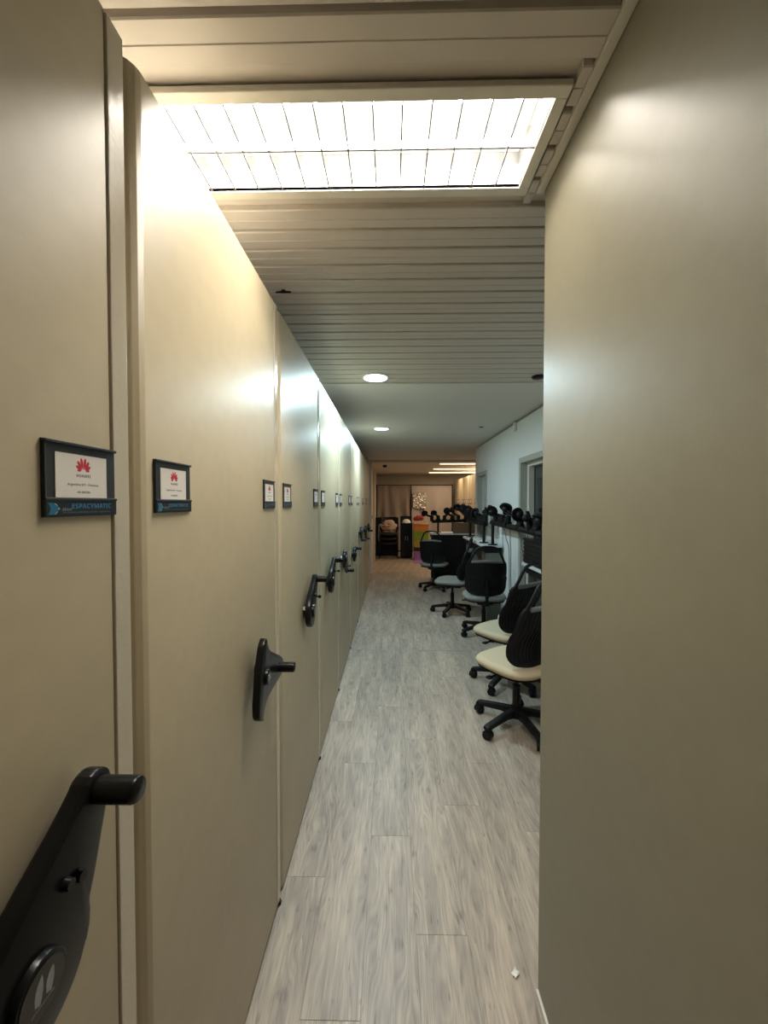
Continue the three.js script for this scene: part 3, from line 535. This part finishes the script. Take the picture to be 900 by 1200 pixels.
  // stacked black chairs: three shells nested on one base
  for (let k = 0; k < 3; k++) {
    const c = thing('stacking_chair', ['black chair at the bottom of the far chair pile', 'black chair in the middle of the far chair pile', 'black chair on top of the far chair pile'][k], 'chair', [-0.07 + k * 0.01, k * 0.13, -10.72 + k * 0.03], 0.05 - 0.04 * k, 'black chairs piled before the hanging sheet');
    part('seat', chairG.seat.clone().translate(0, -0.02, 0), M.blackFabric, c);
    part('backrest', chairG.shell, M.blackMatt, c);
    for (const s of [-1, 1]) { part('leg', tube([[s * 0.22, 0.44, 0.2], [s * 0.235, 0.3, 0.215], [s * 0.25, 0.013, 0.235]], 0.012, 10, 8), M.black, c); part('leg', tube([[s * 0.22, 0.44, -0.17], [s * 0.235, 0.3, -0.2], [s * 0.25, 0.013, -0.24]], 0.012, 10, 8), M.black, c); part('armrest', tube([[s * 0.22, 0.44, 0.12], [s * 0.27, 0.56, 0.14], [s * 0.275, 0.655, 0.10], [s * 0.27, 0.66, -0.1], [s * 0.22, 0.62, -0.17]], 0.016, 24, 8), M.greyPlastic, c); }
  }
  // bag of fabrics on top of the pile
  const fb = thing('striped_bag', 'pale bag with red bands on top of the black chair pile', 'bag', [-0.06, 0.713, -10.67]);
  part('body', lump(0.2, 1.05, 1.0, 0.7, 0.35, 31).translate(0, 0.15, 0), std({ color: lin(0.5, 0.38, 0.30), roughness: 0.8 }), fb);
  for (const y of [0.09, 0.18, 0.25]) part('band', new THREE.TorusGeometry(0.19 - Math.abs(y - .15) * .35, 0.02, 8, 30).rotateX(Math.PI / 2).scale(1.06, 1, 0.74).translate(0, y, 0), std({ color: lin(0.30, 0.055, 0.045), roughness: 0.8 }), fb);
  // black case behind the chair pile
  const bc = thing('equipment_case', 'tall black equipment case standing behind the far chair pile', 'case', [-0.1, 0, -11.3]);
  part('body', box(-0.34, 0.32, 0.02, 0.9, -0.15, 0.15, 0.012, 2), M.blackMatt, bc); part('lid', box(-0.34, 0.32, 0.904, 1.12, -0.15, 0.15, 0.012, 2), M.blackMatt, bc);
  for (const x of [-0.2, 0.18]) part('latch', box(x - 0.02, x + 0.02, 0.86, 0.94, 0.1505, 0.162, 0.003), M.steel, bc);
  for (const [x, z] of [[-0.28, 0.1], [0.26, 0.1], [-0.28, -0.1], [0.26, -0.1]]) part('foot', cyl(0.02, 0.02, 0.02, 12, x, 0.01, z), M.blackMatt, bc);
  // dark low cabinet with a helmet-like bowl
  const cw = 0.165, dc = thing('black_cabinet', 'low black storage cabinet before the hanging sheet', 'cabinet', [0.44, 0, -10.9]);
  part('body', box(-cw, cw, 0.03, 0.98, -0.2, 0.2, 0.006), M.blackMatt, dc); part('plinth', box(-cw + .02, cw - .02, 0, 0.03, -0.18, 0.18), M.blackMatt, dc); part('back_board', box(-cw, cw, 0.98, 1.17, -0.2, -0.16, 0.004), M.blackMatt, dc);
  for (const s of [-1, 1]) { const dr = part('door', box(s * 0.0825 - 0.079, s * 0.0825 + 0.079, 0.05, 0.96, 0.2005, 0.215, 0.004), M.black, dc); part('handle', box(s * 0.03 - 0.006, s * 0.03 + 0.006, 0.5, 0.62, 0.2155, 0.235, 0.003), M.steel, dr); }
  solo('bowl', new THREE.LatheGeometry([[0.12, 0.0], [0.118, 0.03], [0.09, 0.08], [0.04, 0.105], [0, 0.11]].map(p => new THREE.Vector2(...p)), 28), M.paper, 'upturned white bowl on the low black cabinet', 'bowl').position.set(0.44, 0.982, -10.83);
  // coloured crates
  const crate = (name, label, x, y, w, h, dp, col, d) => { const t = thing(name, label, 'crate', [x, y, -d], 0, 'coloured crates stacked before the pale sheet'); const m = std({ color: lin(...col), roughness: 0.5 });
    part('body', box(-w / 2 + 0.012, w / 2 - 0.012, 0.001, h - 0.03, -dp / 2 + .012, dp / 2 - .012, 0.008, 2), m, t); part('rim', box(-w / 2, w / 2, h - 0.03, h - 0.002, -dp / 2, dp / 2, 0.006, 2), m, t); for (const s of [-1, 0, 1]) part('rib', box(s * w * .33 - 0.012, s * w * .33 + 0.012, 0.02, h - 0.032, dp / 2 - 0.012, dp / 2 - 0.002, 0.002), m, t); };
  crate('purple_crate', 'purple plastic crate at the bottom of the coloured stack', 0.84, 0.0, 0.44, 0.24, 0.32, [0.36, 0.16, 0.42], 10.5);
  crate('black_tray', 'black plastic tray between the purple and yellow crates', 0.83, 0.24, 0.42, 0.10, 0.30, [0.02, 0.015, 0.02], 10.5);
  crate('yellow_crate', 'yellow plastic crate above the black tray', 0.83, 0.34, 0.42, 0.18, 0.30, [0.46, 0.34, 0.06], 10.5);
  crate('green_crate', 'lime green plastic crate in the coloured stack', 0.82, 0.52, 0.42, 0.26, 0.30, [0.24, 0.34, 0.02], 10.5);
  crate('orange_crate', 'orange plastic crate on top of the coloured stack', 0.82, 0.78, 0.42, 0.20, 0.30, [0.62, 0.22, 0.035], 10.5);
  solo('cream_box', box(-0.13, 0.13, 0.001, 0.075, -0.1, 0.1, 0.006, 2), std({ color: lin(0.6, 0.5, 0.4), roughness: 0.8 }), 'flat cream carton lying on the orange crate', 'box').position.set(0.74, 0.98, -10.5);
  solo('red_bundle', lump(0.10, 1.3, 0.9, 0.9, 0.5, 91), std({ color: lin(0.30, 0.035, 0.03), roughness: 0.8 }), 'dark red cloth bundle on the cream carton', 'bundle').position.set(0.77, 1.056 + 0.064, -10.5);
  solo('purple_mat', box(-0.28, 0.28, 0.001, 0.012, -0.24, 0.24, 0.004), std({ color: lin(0.36, 0.17, 0.40), roughness: 0.8 }), 'purple mat on the floor before the coloured crates', 'mat').position.set(0.87, 0, -10.05);
  // cabinets on the right of the store room
  const rowWords = ['first', 'second', 'third', 'fourth', 'fifth'];
  for (let i = 0; i < 5; i++) { const d0 = 8.35 + i * 0.83; cabinet(`tall beige mobile shelving cabinet under the battens, ${rowWords[i]} from the white wall corner`, [2.05, 0, -d0 - 0.80], -Math.PI / 2, 0.80, { depth: 0.95, cards: 1.35, group: 'cabinets under the battens' }); }
  // switch on the left jamb and the scrap of paper in the corridor
  solo('light_switch', merge([box(0, 0.01, -0.04, 0.04, -0.04, 0.04, 0.003), box(0.01, 0.016, -0.02, 0.02, -0.015, 0.015, 0.002)]), M.black, 'black switch on the left store room wall', 'switch').position.set(-0.459, 1.2, -9.3);
  { const p = onY(604, 1142, 0), g = new THREE.PlaneGeometry(0.022, 0.018, 5, 4).rotateX(-Math.PI / 2), n = lattice(6, 6, 66), q = g.attributes.position; for (let i = 0; i < q.count; i++) q.setY(i, 0.0015 + 0.011 * n(q.getX(i) * 250 + 3, q.getZ(i) * 250 + 3) ** 1.5); const k = mergeGeometries([g, g.clone().translate(0, -0.0008, 0)]); k.computeVertexNormals();
    const s = solo('paper_scrap', k, std({ color: lin(0.85, 0.82, 0.76), roughness: 0.9, side: THREE.DoubleSide }), 'tiny crumpled white paper scrap on the laminate floor', 'paper scrap'); s.position.set(p.x, 0.001, p.z); s.rotation.y = 0.6; }
}

scene.traverse(o => { if (o.isMesh) { o.castShadow = true; o.receiveShadow = true; } });
renderer.render(scene, camera);
